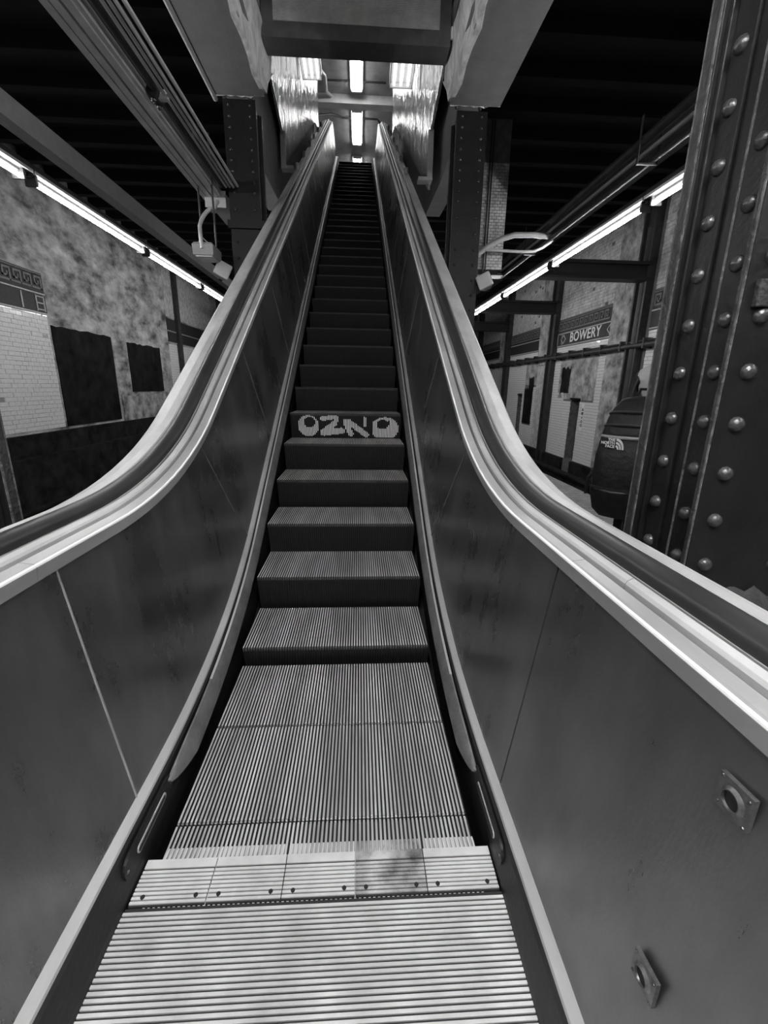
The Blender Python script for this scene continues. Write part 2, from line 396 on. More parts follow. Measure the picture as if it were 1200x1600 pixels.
# ---- steps: ribbed tread and riser, one mesh shared by every step
SW, NR = .449, 71
def step_mesh():
    mb = MB(); pitch_ = 2*SW/NR; top = pitch_*.50
    rise = [(.060, -.222), (.054, -.2025), (.030, -.13), (.012, -.06), (.003, -.018)]
    path = rise+[(.0, -.004), (.006, .0), (.10, .0), (.25, .0), (.398, .0)]
    norm = [(-1, 0)]*4+[(-1, .1), (-.7, .7), (-.1, 1), (0, 1), (0, 1), (0, 1)]
    dep = .0085
    for r in range(NR):
        x0 = -SW+r*pitch_; x1 = x0+top; x2 = x0+pitch_
        rowsA = [[(x0, y, z), (x1, y, z)] for (y, z) in path]
        for i in range(len(path)-1):
            (ya, za), (yb, zb) = path[i], path[i+1]; (na, nb) = norm[i], norm[i+1]
            mi = 2 if i < 4 else (3 if i < 6 else 0)
            lo = lambda y, z, n: (y-n[0]*dep, z-n[1]*dep)
            la, lb = lo(ya, za, na), lo(yb, zb, nb)
            mb.face([(x0,ya,za),(x1,ya,za),(x1,yb,zb),(x0,yb,zb)], mi)
            mb.face([(x1,ya,za),(x1,la[0],la[1]),(x1,lb[0],lb[1]),(x1,yb,zb)], 1)
            mb.face([(x1,la[0],la[1]),(x2,la[0],la[1]),(x2,lb[0],lb[1]),(x1,lb[0],lb[1])], 1)
            mb.face([(x2,la[0],la[1]),(x2,ya,za),(x2,yb,zb),(x2,lb[0],lb[1])], 1)
    mb.face([(-SW,.398,0),(SW,.398,0),(SW,.398,-.2),(-SW,.398,-.2)], 1)
    return mb.mesh('step', [M['cleat'], M['groove'], M['riser'], M['nosing']], fix=False)
sm = step_mesh()
pos = [(-.297, 0.0), (.108, 0.0), (.513, 0.0), (.925, .088), (1.295, .288), (1.640, .487)]
k = -2
while True:
    Y = 2.718+.3507*k; Z = 1.088+.2025*k
    if Z > ZT-.32: break
    pos.append((Y, Z)); k += 1
Y, Z = pos[-1]
for dY, Zt in ((.362, ZT-.14), (.385, ZT-.03), (.40, ZT), (.405, ZT)):
    Y += dY; pos.append((Y, Zt))
steps = [inst('step', sm, esc, (0, Y, Z)) for (Y, Z) in pos]
pan = MB(); rows = [[(-.62, y, zcurve(-.30, y, .834)), (.62, y, zcurve(-.30, y, .834)), (.62, y, zcurve(-.42, y, .834)), (-.62, y, zcurve(-.42, y, .834))] for y in stations(-1.8, 17.2)]
pan.grid(rows, 0, True); pan.face(rows[0]); pan.face(rows[-1][::-1]); pan.build('truss_pan', M['groove'], esc)
# ---- spray-painted tag on one riser: paint only on the ribs that stand proud
gs = min(steps, key=lambda o: abs(o.location.y-2.718))
def in_tag(u, v):
    """u 0..1 across the riser, v 0..1 upward; four fat outlined letters"""
    def ell(cx, cy, rx, ry): return ((u-cx)/rx)**2+((v-cy)/ry)**2
    def seg(ax, ay, bx, by, w_):
        px, py = (u-ax)*4.4, v-ay; qx, qy = (bx-ax)*4.4, by-ay; t = max(0, min(1, (px*qx+py*qy)/(qx*qx+qy*qy)))
        return math.hypot(px-t*qx, py-t*qy) < w_
    a = ell(.155, .52, .095, .48) < 1 and ell(.165, .68, .05, .24) > 1 and u < .245
    b = seg(.285, .85, .40, .93, .10) or seg(.405, .88, .40, .62, .09) or seg(.39, .62, .29, .25, .12) or seg(.29, .2, .455, .3, .14)
    c = seg(.49, .72, .54, .15, .11) or seg(.52, .72, .68, .12, .12) or seg(.665, .92, .67, .55, .05)
    d = (ell(.85, .42, .13, .52) < 1 and ell(.83, .62, .055, .22) > 1 and not (.60 < v < .8 and u > .88 and u < .9)) and (u > .74)
    return (a, b, c, d)
gps = [MB() for _ in range(4)]; pitch_ = 2*SW/NR
rise = [(.054, -.2025), (.030, -.13), (.012, -.06), (.003, -.018), (.0, -.004)]
def rz(v):
    z = -.195+v*.180
    for (ya, za), (yb, zb) in zip(rise, rise[1:]):
        if za <= z <= zb: return ya+(yb-ya)*(z-za)/(zb-za), z
    return 0, z
for r in range(NR):
    x0 = -SW+r*pitch_; u = (x0+SW)/(2*SW)
    for j in range(24):
        v = (j+.5)/24
        hit = in_tag(u, v)
        if any(hit):
            (ya, za), (yb, zb) = rz(j/24), rz((j+1)/24)
            gps[hit.index(True)].face([(x0-.0004, ya-.0012, za), (x0+pitch_*.5+.0004, ya-.0012, za), (x0+pitch_*.5+.0004, yb-.0012, zb), (x0-.0004, yb-.0012, zb)])
for q, gp in enumerate(gps): gp.build('graffiti_letter', M['paint'], gs)['label'] = 'pale sprayed graffiti letter across the riser ribs'
# ---- comb plates and landing plate at the foot
for i in range(5):
    x0, x1 = -.486+.1945*i+.0012, -.486+.1945*(i+1)-.0012
    c = MB(); c.box(x0, x1, -.118, -.002, -.02, .004, 1)
    y = -.114
    c.box(x0, x1, -.026, -.002, .004, .008, 0)
    while y < -.03: c.box(x0, x1, y, y+.0068, .004, .008, 0); y += .0108
    for r in range(NR):                                     # teeth dipping between the cleats
        xa = -SW+r*pitch_+pitch_*.55; 
        if x0 < xa and xa+pitch_*.4 < x1: c.add([(xa,-.002,.008),(xa+pitch_*.4,-.002,.008),(xa+pitch_*.4,.032,.003),(xa,.032,.003),(xa,-.002,-.01),(xa+pitch_*.4,-.002,-.01),(xa+pitch_*.4,.032,-.006),(xa,.032,-.006)], [(0,1,2,3),(3,2,6,7),(0,3,7,4),(1,5,6,2)], 0)
    o = c.build('comb_plate', [M['comb_dirty'] if i == 3 else M['comb'], M['plate_groove']], esc)
    for xs in (x0+.028, x1-.028):
        MB().tube([(xs, -.098, .006), (xs, -.098, .0092)], .006, 8).build('screw', M['groove'], o)
lp = MB(); lp.box(-.535, .535, -1.8, -.121, -.03, .002, 1); y = -1.79
while y < -.127: lp.box(-.53, .53, y, y+.0068, .002, .006, 0); y += .0118
lpo = lp.build('landing_plate', [M['plate'], M['plate_groove']], esc)
MB().box(-.53, .53, ZT and 14.9, 17.2, ZT-.05, ZT+.004).build('landing_plate', M['plate'], esc)
# ---- two balustrades
YB, YE = -1.55, 16.4
JT = [(-1.55, -1.55), (.055, .07), (1.11, 1.48), (1.99, 2.31)]
while JT[-1][0] < 12.4: JT.append((JT[-1][0]+1.07, JT[-1][1]+1.07))
JT += [(13.7, 13.85), (15.0, 15.0), (16.4, 16.4)]
for s in (-1, 1):
    # outer cladding down to the floor: the body of the balustrade
    b = MB()
    rows = []
    for y in stations(YB, YE):
        zt = zcurve(.905, y); zb = 0.0 if y < 1.3 else max(0, zcurve(.10, y)-1.05)
        rows.append([(s*.565, y, zcurve(.16, y)), (s*.650, y, zcurve(.865, y)), (s*.872, y, zt-.004), (s*.872, y, zb), (s*.565, y, zb)])
    b.grid(rows, 0, True); b.face(rows[0]); b.face(rows[-1][::-1])
    ba = b.build('balustrade', M['panel'], esc)
    for (t0, b0), (t1, b1) in zip(JT, JT[1:]):              # inner panels, leaning outward
        p = MB(); n = 12 if t1 < 3 or t0 > 11 else 4; g = .0035; rows = []
        for i in range(n+1):
            yt = t0+g+(t1-t0-2*g)*i/n; yb = b0+g+(b1-b0-2*g)*i/n
            zt, zb = zcurve(.872, yt), zcurve(.142, yb)
            rows.append([(s*.530, yb, zb), (s*.575, (yt+yb)/2, (zt+zb)/2), (s*.618, yt, zt), (s*.632, yt, zt), (s*.545, yb, zb)])
        p.grid(rows, 0, True); p.face(rows[0]); p.face(rows[-1][::-1])
        p.build('panel', M['panel'], ba)
        if t0 > -1 and t0 < 12.5 and not (s > 0 and t0 < .5):          # narrow strip added to stand in for the joint's lit edge
            q = MB(); zt, zb = zcurve(.868, t0), zcurve(.146, b0); w_ = .0026
            q.add([(s*(.530-.0015), b0-w_, zb), (s*(.530-.0015), b0+w_, zb), (s*(.618-.0015), t0+w_, zt), (s*(.618-.0015), t0-w_, zt), (s*.54, b0-w_, zb), (s*.54, b0+w_, zb), (s*.628, t0+w_, zt), (s*.628, t0-w_, zt)], [(0,1,2,3),(0,4,5,1),(1,5,6,2),(2,6,7,3),(3,7,4,0)])
            q.build('joint_lit_edge', M['trim'] if (t0 < .5 and s < 0) else M['defl'], ba)
    sweep([(.548, .16), (.631, .86)], YB+.05, 13.2, s).build('panel_backing', M['trim'], ba)
    # bevelled inner trim with a rounded arris, in lengths
    prof = [(.632, .862), (.613, .868), (.608, .902), (.612, .909), (.619, .911), (.644, .914), (.648, .906), (.640, .88)]
    cuts = [YB, -.015, 1.9, 4.6, 7.4, 10.2, 13.0, YE]
    for a, c in zip(cuts, cuts[1:]): sweep(prof, a+.001, c-.001, s, closed=True).build('inner_trim', M['trim'], ba)
    sweep([(.6076, .9035), (.6085, .9075), (.6120, .9098), (.6135, .9090)], YB, YE, s, closed=True).build('highlight_bead', M['arris'], ba, True)  # pale line that paints the corner highlight
    cuts = [YB, -.16, 2.4, 5.2, 8.0, 10.8, 13.4, YE]
    prof = [(.655, .89), (.656, .918), (.660, .925), (.672, .931), (.676, .926), (.676, .89)]
    for a, c in zip(cuts, cuts[1:]): sweep(prof, a+.001, c-.001, s, closed=True).build('guide_strip', M['deck'], ba)
    sweep([(.634, .880), (.77, .885), (.77, .87), (.634, .86)], YB, YE, s, closed=True).build('guide_channel', M['black'], ba)
    for x, d in ((.681, .918), (.686, .926)): sweep([(x, d), (x+.003, d), (x+.003, d-.02), (x, d-.02)], YB, YE, s, closed=True).build('guide_bead', M['trim'], ba)
    prof = [(.690, .922), (.689, .940), (.693, .951), (.702, .957), (.72, .960), (.738, .957), (.749, .949), (.753, .938), (.751, .922)]
    hr = sweep(prof, YB, YE, s, closed=True).build('handrail', M['rubber'], ba, True)
    # outer deck, in lengths
    cuts = [YB, .0, 2.35, 4.7, 7.1, 9.5, 11.9, YE]
    prof = [(.757, .92), (.757, .940), (.762, .945), (.80, .940), (.865, .912), (.877, .900), (.877, .87)]
    if s > 0: cuts[1] = .36
    for a, c in zip(cuts, cuts[1:]): sweep(prof, a+.001, c-.001, s, closed=True).build('outer_deck', M['deck'], ba)
    # trim at the foot of the panels and the skirting below it
    prof = [(.540, .152), (.531, .156), (.527, .152), (.512, .138), (.509, .130), (.52, .12)]
    sweep(prof, YB, YE, s, closed=True).build('skirt_trim', M['trim'], ba)
    sk = sweep([(.512, .132), (.500, .128), (.490, .03), (.487, -.18), (.54, -.18), (.54, .12)], YB, YE, s, closed=True).build('skirt', M['skirt'], ba)
    # deflector strip beside the steps, coming to a point at the foot
    d = MB(); rows = []
    for y in [.17, .2, .24, .28, .34, .42]+stations(.5, 13.6):
        q = min(1, (y-.165)/.17)**.7; lo = .105-.06*q; hi = .105+.012*q
        rows.append([(s*.4905, y, zcurve(lo, y, .90)), (s*(.478-.016*q), y, zcurve(lo, y, .90)), (s*(.480-.012*q), y, zcurve(lo+.6*(hi-lo), y, .90)), (s*.486, y, zcurve(hi, y, .90)), (s*.4925, y, zcurve(hi, y, .90))])
    d.grid(rows, 0, True); d.face(rows[0]); d.build('skirt_deflector', M['defl'], ba, True)
    d = MB(); sweep([(.4835, .117), (.492, .121), (.494, .115)], .6, 13.6, s, d, closed=True, Ys=.90); d.build('deflector_edge', M['trim'], ba)
    # inspection plate on the skirting: long rounded plate with a slot and screws
    def stadium(y0, y1, z0, z1, n=8):
        r = (z1-z0)/2; zc = (z0+z1)/2
        return [(y1-r+r*math.sin(math.pi*i/n), zc+r*math.cos(math.pi*i/n)) for i in range(n+1)]+[(y0+r-r*math.sin(math.pi*i/n), zc-r*math.cos(math.pi*i/n)) for i in range(n+1)]
    pl = MB().prism(stadium(-.10, .20, .045, .118), 'x', s*.4965, s*.4895).build('inspection_plate', M['skirt'], ba)
    MB().prism(stadium(-.035, .145, .070, .094), 'x', s*.4965, s*.4875).build('slot', M['deck'], pl)
    MB().prism(stadium(-.03, .14, .073, .087), 'x', s*.4965, s*.487).build('slot_inset', M['black'], pl)
    for yy in (-.085, .185): MB().dome((s*.4895, yy, .082), (-s, 0, 0), .006, .003, 8, 2).build('screw', M['rivet'], pl)
    # anti-slide studs on the upper deck
    for yy in (6.9, 7.9, 8.95, 9.95, 10.95, 11.9):
        z = zcurve(.925, yy); st = MB(); st.tube([(s*.82, yy, z-.01), (s*.82, yy, z+.075)], .026, 12); st.tube([(s*.82, yy, z+.075), (s*.82, yy, z+.09)], [.031, .027], 12)
        st.build('anti_slide_stud', M['trim'], ba, True)
# square wall plates with round sockets, right balustrade only
def on_panel(d, y): 
    t = (d-.142)/.73; return .530+.088*t
ba_r = [o for o in esc.children if o.name.startswith('balustrade')][-1]
for (yy, zz, rot) in ((-.54, .785, .12), (-.522, .415, .05)):
    X = on_panel(zz, yy)-.002; t = MB(); a = .030
    pts = [(yy+a*1.0, zz+a*.25), (yy+a*.1, zz+a*1.15), (yy-a*1.0, zz-a*.1), (yy-a*.05, zz-a*1.1)]
    a = .026; pts = [(yy-a, zz-a*.9), (yy+a, zz-a*1.05), (yy+a, zz+a*.95), (yy-a, zz+a*1.1)]
    o = MB().prism(pts, 'x', X, X-.007).build('socket_plate', M['socket'], ba_r)
    n = 20; ring = MB(); rows = []
    for i in range(n):
        q = 2*math.pi*i/n; rows.append([(X-.007, yy+.0185*math.cos(q), zz+.0185*math.sin(q)), (X-.012, yy+.013*math.cos(q), zz+.013*math.sin(q)), (X-.012, yy+.0145*math.cos(q), zz+.0145*math.sin(q)), (X-.006, yy+.013*math.cos(q), zz+.013*math.sin(q))])
    rows.append(rows[0]); ring.grid(rows); ring.build('socket_ring', M['socket'], o, True)
    MB().prism([(yy+.014*math.cos(2*math.pi*i/n), zz+.014*math.sin(2*math.pi*i/n)) for i in range(n)], 'x', X-.0076, X-.002).build('socket_hole', M['black'], o)
    for sy in (-1, 1):
        for sz in (-1, 1): MB().dome((X-.007, yy+sy*.021, zz+sz*.021), (-1, 0, 0), .0028, .002, 8, 2).build('screw', M['rivet'], o)
# newel ends of the handrails, behind the camera
for s in (-1, 1):
    n = MB(); n.tube([(s*.72, YB+.02, .935)]+[(s*.72, YB-.38*math.sin(q), .555+.38*math.cos(q)) for q in [i*math.pi/10 for i in range(11)]], .034, 10)
    n.build('newel', M['rubber'], ba_r if s > 0 else [o for o in esc.children if o.name.startswith('balustrade')][0], True)
    MB().prism([(YB-.34*math.sin(q), .555+.34*math.cos(q)) for q in [i*math.pi/12 for i in range(13)]], 'x', s*.66, s*.78).build('newel_plate', M['panel'], ba_r if s > 0 else [o for o in esc.children if o.name.startswith('balustrade')][0])

# ================================================================== STEELWORK
rivet_big = MB().dome((0,0,0), (0,0,1), .024, .02, 12, 4).mesh('rivet', M['rivet'], True)
def add_rivet(parent, p, nrm, k=1.0):
    o = inst('rivet', rivet_big, parent, p); o.rotation_euler = Vector(nrm).to_track_quat('Z', 'Y').to_euler(); o.scale = (k, k, k); return o
def column(x0, x1, y0, label, zt=4.25, inner=-1, zstart=.76, pitchz=.15, near=True, dz=0.0):
    """built-up riveted column; the channel side looks toward the escalator (inner = sign of that side)"""
    t = empty('steel_column', label, 'column', ((x0+x1)/2, y0+.18, 0), 'riveted columns beside the escalator')
    L = lambda x, y, z: (x-(x0+x1)/2, y-(y0+.18), z)
    def bx(nm, a, b, c, d, e, f_, bev=.004):
        o = MB().box(a-(x0+x1)/2, b-(x0+x1)/2, c-(y0+.18), d-(y0+.18), e, f_, 0, bev).build(nm, M['column'], t, False); return o
    bx('flange', x0, x1, y0, y0+.028, 0, zt); bx('flange', x0, x1, y0+.30, y0+.357, 0, zt)
    bx('cover_plate', x0+.015, x1-.015, y0+.284, y0+.30, 0, zt)
    for s in (inner, -inner):
        xe = x0 if s < 0 else x1; xi = xe-s*.045
        bx('web', xi, xi-s*.02, y0+.028, y0+.284, 0, zt, 0)
        bx('angle', xi, xi+s*.014, y0+.031, y0+.138, 0, zt); bx('angle', xi, xi+s*.012, y0+.20, y0+.284, 0, zt)
        if s == inner and near:
            z = zstart+dz
            while z < zt-.1:
                add_rivet(t, L(xi+s*.014, y0+.085, z), (s, 0, 0)); add_rivet(t, L(xi+s*.012, y0+.242, z), (s, 0, 0)); z += pitchz
    xe = x0 if inner < 0 else x1
    W_ = lambda a, b, m: MB().box(xe-(x0+x1)/2+inner*.003, xe-(x0+x1)/2, a-.18, b-.18, 0, zt).build('lit_edge', M[m], t)
    W_(.312, .346, 'edge2'); W_(.346, .3535, 'edge'); W_(.304, .312, 'edge'); W_(.004, .010, 'edge'); W_(.010, .023, 'edge2')  # strips paint the lit rims of the flanges in paler colour
    if near: MB().box(xe-inner*.031-(x0+x1)/2, xe-inner*.028-(x0+x1)/2, .138-.18-.006, .138-.18+.001, 0, zt).build('lit_edge', M['edge'], t)
    z = zstart+dz
    while z < zt-.03:
        for xr in (x0+.062, x1-.062): add_rivet(t, L(xr, y0, z), (0, -1, 0), 1.0 if near else .72)
        z += pitchz if (near or z < zt-1.0) else pitchz*.62
    return t
ccr = column(1.17, 1.53, .316, 'huge black riveted column right beside the camera, passenger behind it', inner=-1)
kb = MB(); kb.box(-.155, -.105, -.20, -.18, 1.53, 1.60, 0, .004).build('key_box', M['edge2'], ccr)
ccl = column(-1.46, -1.10, .27, 'black riveted column at the left picture edge, before the plaster wall', inner=1)
c3 = column(1.185, 1.53, 4.89, 'slender riveted column right of the escalator, below the concrete girder', inner=-1, near=False, zstart=1.4, pitchz=.165)
c4 = column(-1.36, -1.01, 4.89, 'slender riveted column left of the escalator, holding the cable tray end', inner=1, near=False, zstart=1.4, pitchz=.165)
# band bracket round the left slender column and a mortar collar at the near column
MB().box(-.20, .24, -.215, -.18, 3.02, 3.10).build('bracket', M['column'], c4)
for tcol, dx in ((ccr, 0), (ccl, 0)):
    m = MB(); rnd = random.Random(3); rows = []
    for z, e in ((0, .10), (.3, .09), (.52, .075), (.63, .045), (.68, -.01), (.70, -.09)):
        row = []
        for i in range(28):
            q = 2*math.pi*i/28; ax, ay = .18+e, .18+e
            cx_, cy_ = math.cos(q), math.sin(q); k_ = 1/max(abs(cx_), abs(cy_)); k_ = 1+(k_-1)*.8
            row.append((cx_*ax*k_+rnd.uniform(-.012, .012), cy_*ay*k_+rnd.uniform(-.012, .012), z+rnd.uniform(-.02, .02)*(z > .1)))
        rows.append(row)
    m.grid(rows, 0, True); m.face(rows[-1]); m.build('mortar_collar', M['mortar'], tcol, True)

# concrete-cased girders resting on the columns
def girder(x0, x1, y1, label, inner):
    t = empty('concrete_girder', label, 'beam', ((x0+x1)/2, -2, 4.25), 'girders over the escalator')
    cx_ = (x0+x1)/2
    g = MB(); g.box(x0-cx_, x1-cx_, -7+2, y1-.12+2, 0, 1.24); g.build('casing', M['concrete'], t)
    xi = x0 if inner < 0 else x1
    rnd = random.Random(5); rows = []                        # broken plaster face toward the stairwell
    n = 44
    for i in range(n+1):
        y = -5+(y1+.42+5)*i/n; row = []
        for j in range(9):
            zz = .95*j/8
            if y > y1-.12: zz = max(zz, .95*min(1, (y-(y1-.12))/.54)**.8*.55-.02)
            amp = .004 if y < 3.2 else .018
            row.append((xi-cx_+inner*(.012+rnd.uniform(-amp, amp)*1.2), y+2, zz+rnd.uniform(-amp, amp)*.6-(.02 if j == 0 else 0)))
        rows.append(row)
    f_ = MB(); f_.grid(rows); f_.grid([[(p[0]-inner*.05, p[1], p[2]) for p in r] for r in rows])
    f_.grid([[r[0], (r[0][0]-inner*.05, r[0][1], r[0][2])] for r in rows]); f_.build('spalled_face', M['rough'], t, True)
    e = MB(); rows = []
    for i in range(7):                                       # ragged end
        row = []
        for j in range(11):
            row.append((x0-cx_+(x1-x0)*j/10, y1-.12+2+rnd.uniform(-.02, .05)-.02*i, .95*i/6*.5+rnd.uniform(-.015, .015)))
        rows.append(row)
    e.grid(rows); e.build('broken_end', M['rough'], t)
    for j in range(2): add_rivet(t, (x0-cx_+.08+.26*j, y1+2-.06, .01), (0, -.6, -.8), .9)
    return t
gl = girder(-1.405, -.90, 4.95, 'grey concrete-cased girder overhead at left, its inner face peeling white', 1)
gr = girder(1.09, 1.635, 4.92, 'grey concrete-cased girder overhead at right, its broken end over a column', -1)
MB().tube([(-.285, -3, .01), (-.285, 6.93, .01)], .026, 10).build('edge_pipe', M['greypaint'], gl, True)

# lateral beams from the columns to the walls
for i, y in enumerate((9.4, 14.0, 18.65)):
    nm = ['nearest, framing into the plastered pier right of the station name', 'between the station name and the dark wall hole', 'farthest, by the end of the lamp row'][i]
    b = MB(); x0, x1 = 1.64, 6.34
    b.box(x0, x1, y-.16, y+.16, 3.90, 3.96); b.box(x0, x1, y-.03, y+.03, 3.64, 3.92); b.box(x0, x1, y-.16, y+.16, 3.60, 3.645)
    tag(b.build('cross_beam', M['beam']), 'dark steel cross beam to the tiled wall, '+nm, 'beam', 'cross beams')
for s in (-1, 1):                                             # longitudinal beams above the lamp rows
    b = MB(); b.box(s*3.47, s*3.76, -8, 20, 3.965, 4.12); b.box(s*3.47, s*3.50, -8, 20, 3.88, 3.965) 
    tag(b.build('platform_edge_beam', M['greypaint'] if s < 0 else M['pipe']), 'long grey beam above the lamp row by the %s wall' % ('plaster' if s < 0 else 'station name'), 'beam', 'lamp row beams')

# ================================================================== LAMPS
def lamp(x, y0, z, label, L=2.43, em='tube', group=None):
    t = empty('fluorescent_lamp', label, 'lamp', (x, y0+L/2, z), group)
    h = L/2; s = 1 if x > 0 else -1
    hb = MB(); hb.prism([(-.10, .075), (.10, .075), (.085, .16), (-.085, .16)], 'y', -h-.1, h+.1); hb.box(-.03, .03, -h-.1, h+.1, .05, .078)
    hb.build('housing', M['lampcase'], t)
    MB().box(-.104*s, -.098*s, -h-.1, h+.1, .068, .10).build('reflector_edge', M['whitepaint'], t)
    MB().tube([(-.035*s, -h, 0), (-.035*s, h, 0)], .019, 10).build('tube', M[em], t, True)
    for e in (-1, 1): MB().box(-.06, .06, e*(h+.005), e*(h+.035), -.02, .08).build('socket', M['lampcase'], t)
    return t
LAMP_N = ['above the camera behind view', 'behind the camera', 'behind the camera']
def row(x, ys, desc, z=3.33):
    for y, d in ys: lamp(x, y, z, d, group=desc)
R0, L0, SP = 4.82, 4.78, 2.66
row(3.44, [(R0+SP*k_, d) for k_, d in ((-4, 'out of view tube lamp over the right track, fourth behind the camera'), (-3, 'out of view tube lamp over the right track, third behind the camera'), (-2, 'out of view tube lamp over the right track, hidden by the huge column'), (-1, 'tube lamp over the right track, cut off by the huge column'), (0, 'longest looking tube lamp over the right track, left of the huge column'), (1, 'tube lamp over the right track, third from the huge column'), (2, 'farthest tube lamp over the right track, meeting the slender column'), (3, 'tube lamp over the right track hidden by the slender column'), (4, 'tube lamp over the right track, hidden deep behind the slender column'))], 'tube lamps over the right track')
row(-3.40, [(L0+SP*k_, d) for k_, d in ((-4, 'out of view tube lamp over the left track, fourth behind the camera'), (-3, 'out of view tube lamp over the left track, third behind the camera'), (-2, 'out of view tube lamp over the left track, beside the camera'), (-1, 'tube lamp over the left track, cut off by the left picture edge'), (0, 'longest looking tube lamp over the stained plaster wall'), (1, 'tube lamp over the left track, next to last before the handrail'), (2, 'farthest tube lamp over the left track, ending at the handrail'), (3, 'tube lamp over the left track hidden by the handrail'), (4, 'tube lamp over the left track, hidden deep behind the handrail'))], 'tube lamps over the left track')
# lamp row over the landing behind the camera
for i, xx in enumerate((-.45, .65)):
    lamp(xx, -3.4, 4.05, 'ceiling tube lamp over the foot of the escalator, %s of the pair' % ('left' if i == 0 else 'right'), em='landtube', group='lamps over the landing')

# ================================================================== PIPES, TRAY AND BOXES
tr = empty('cable_tray', 'pale metal cable channel running overhead to the left slender column', 'cable tray', (-1.6, 2, 3.4))
MB().box(-.10, .095, -8, 3.15, 0, .03).build('channel_base', M['galv'], tr)
for x in (-.10, -.04, .03): MB().box(x, x+.052, -8, 3.15, -.03, .0).build('channel_rib', M['galv'], tr)
MB().box(.085, .11, -8, 3.15, -.015, .06).build('channel_side', M['galv'], tr)
MB().box(-.08, .06, 3.2, 3.95, -.03, .02).build('channel_base', M['galv'], tr)
jb = empty('junction_box', 'pale square junction box at the end of the cable tray', 'box', (-1.56, 5.15, 3.37))
MB().box(-.10, .12, -.11, .10, -.09, .06, 0, .01).build('body', M['galv'], jb); MB().box(-.11, .13, -.125, -.11, -.10, .07, 0, .004).build('cover', M['whitepaint'], jb)
for i, (x, z, r, m, d) in enumerate(((-1.43, 3.44, .033, 'pipe', 'thick dark conduit beside the pale cable tray'), (-1.375, 3.42, .012, 'galv', 'thin conduit next to the thick dark one'), (-1.335, 3.42, .012, 'galv', 'second thin conduit from the cable tray'), (-1.295, 3.42, .013, 'galv', 'third thin conduit from the cable tray'), (-1.25, 3.43, .014, 'galv', 'outermost thin conduit, nearest the concrete girder'))):
    p = MB().tube([(x, -8, z), (x, 4.86, z)], r, 8).build('conduit', M[m], None, True); tag(p, d, 'conduit', 'conduits beside the cable tray')
cl_ = empty('conduit_clamp', 'knobbly clamp on the thick conduit overhead', 'clamp', (-1.45, 3.25, 3.42))
MB().tube([(0, -.07, .0), (0, .07, .0)], .042, 10).build('collar', M['pipe'], cl_, True); MB().box(-.02, .10, -.025, .025, -.03, .03, 0, .006).build('strap', M['galv'], cl_)
for k_ in (-1, 1): MB().dome((.0, .05*k_, -.05), (0, 0, -1), .02, .02, 8, 3).build('bolt', M['rivet'], cl_)
for dx in (0, .14): pass
# hanging emergency unit
hb = empty('hanging_light_box', 'grey box lamp hung from a bent conduit left of the slender column', 'lamp', (-1.585, 4.68, 2.66))
b = MB(); rows = [[(-.115, -.13, 0), (.10, -.13, 0), (.10, .17, 0), (-.115, .17, 0)], [(-.12, -.14, .10), (.105, -.14, .10), (.105, .18, .10), (-.12, .18, .10)], [(-.10, -.12, .125), (.085, -.12, .125), (.085, .16, .125), (-.10, .16, .125)]]
b.grid(rows, 0, True); b.face(rows[0]); b.face(rows[-1]); b.build('body', M['greypaint'], hb)
MB().box(-.10, .085, -.11, .15, -.012, .0).build('lens', M['meshback'], hb)
MB().tube([(-.01, -.135, .06), (-.02, -.125, .14), (-.03, -.10, .28)]+[(-.03+.13*(1-math.cos(q)), -.10+.18*math.sin(q), .28+.24*math.sin(q)) for q in (.3, .6, .9, 1.2, 1.5)]+[(.10, .2, .62)], .021, 8).build('bent_conduit', M['galv'], hb, True)
for x in (-.06, .09): MB().tube([(x, .05, .12), (x, .05, 1.2)], .011, 6).build('hanger_rod', M['pipe'], hb, True)
MB().tube([(-.10, -.02, .12), (-.03, -.05, .19), (.05, -.02, .12)], .008, 6).build('bail', M['galv'], hb)
def speaker(loc, rz, label, flip=1):
    t = empty('horn_speaker', label, 'speaker', loc, 'small speakers on the columns'); t.rotation_euler = (math.radians(-25), math.radians(25*flip), rz)
    MB().box(-.085, .085, -.05, -.03, -.095, .095, 0, .018).build('front', M['whitepaint'], t)
    b = MB(); rows = [[(-.08, -.03, -.09), (.08, -.03, -.09), (.08, -.03, .09), (-.08, -.03, .09)], [(-.035, .09, -.04), (.035, .09, -.04), (.035, .09, .04), (-.035, .09, .04)]]
    b.grid(rows, 0, True); b.face(rows[1]); b.build('body', M['greypaint'], t)
    MB().box(-.02, .02, .05, .16, -.015, .015).build('arm', M['pipe'], t)
    return t
speaker((-1.48, 4.84, 2.56), .25, 'small pale speaker on the left slender column above the handrail', 1)
speaker((1.62, 4.84, 2.525), -.35, 'small pale speaker on the right slender column above the handrail', -1)
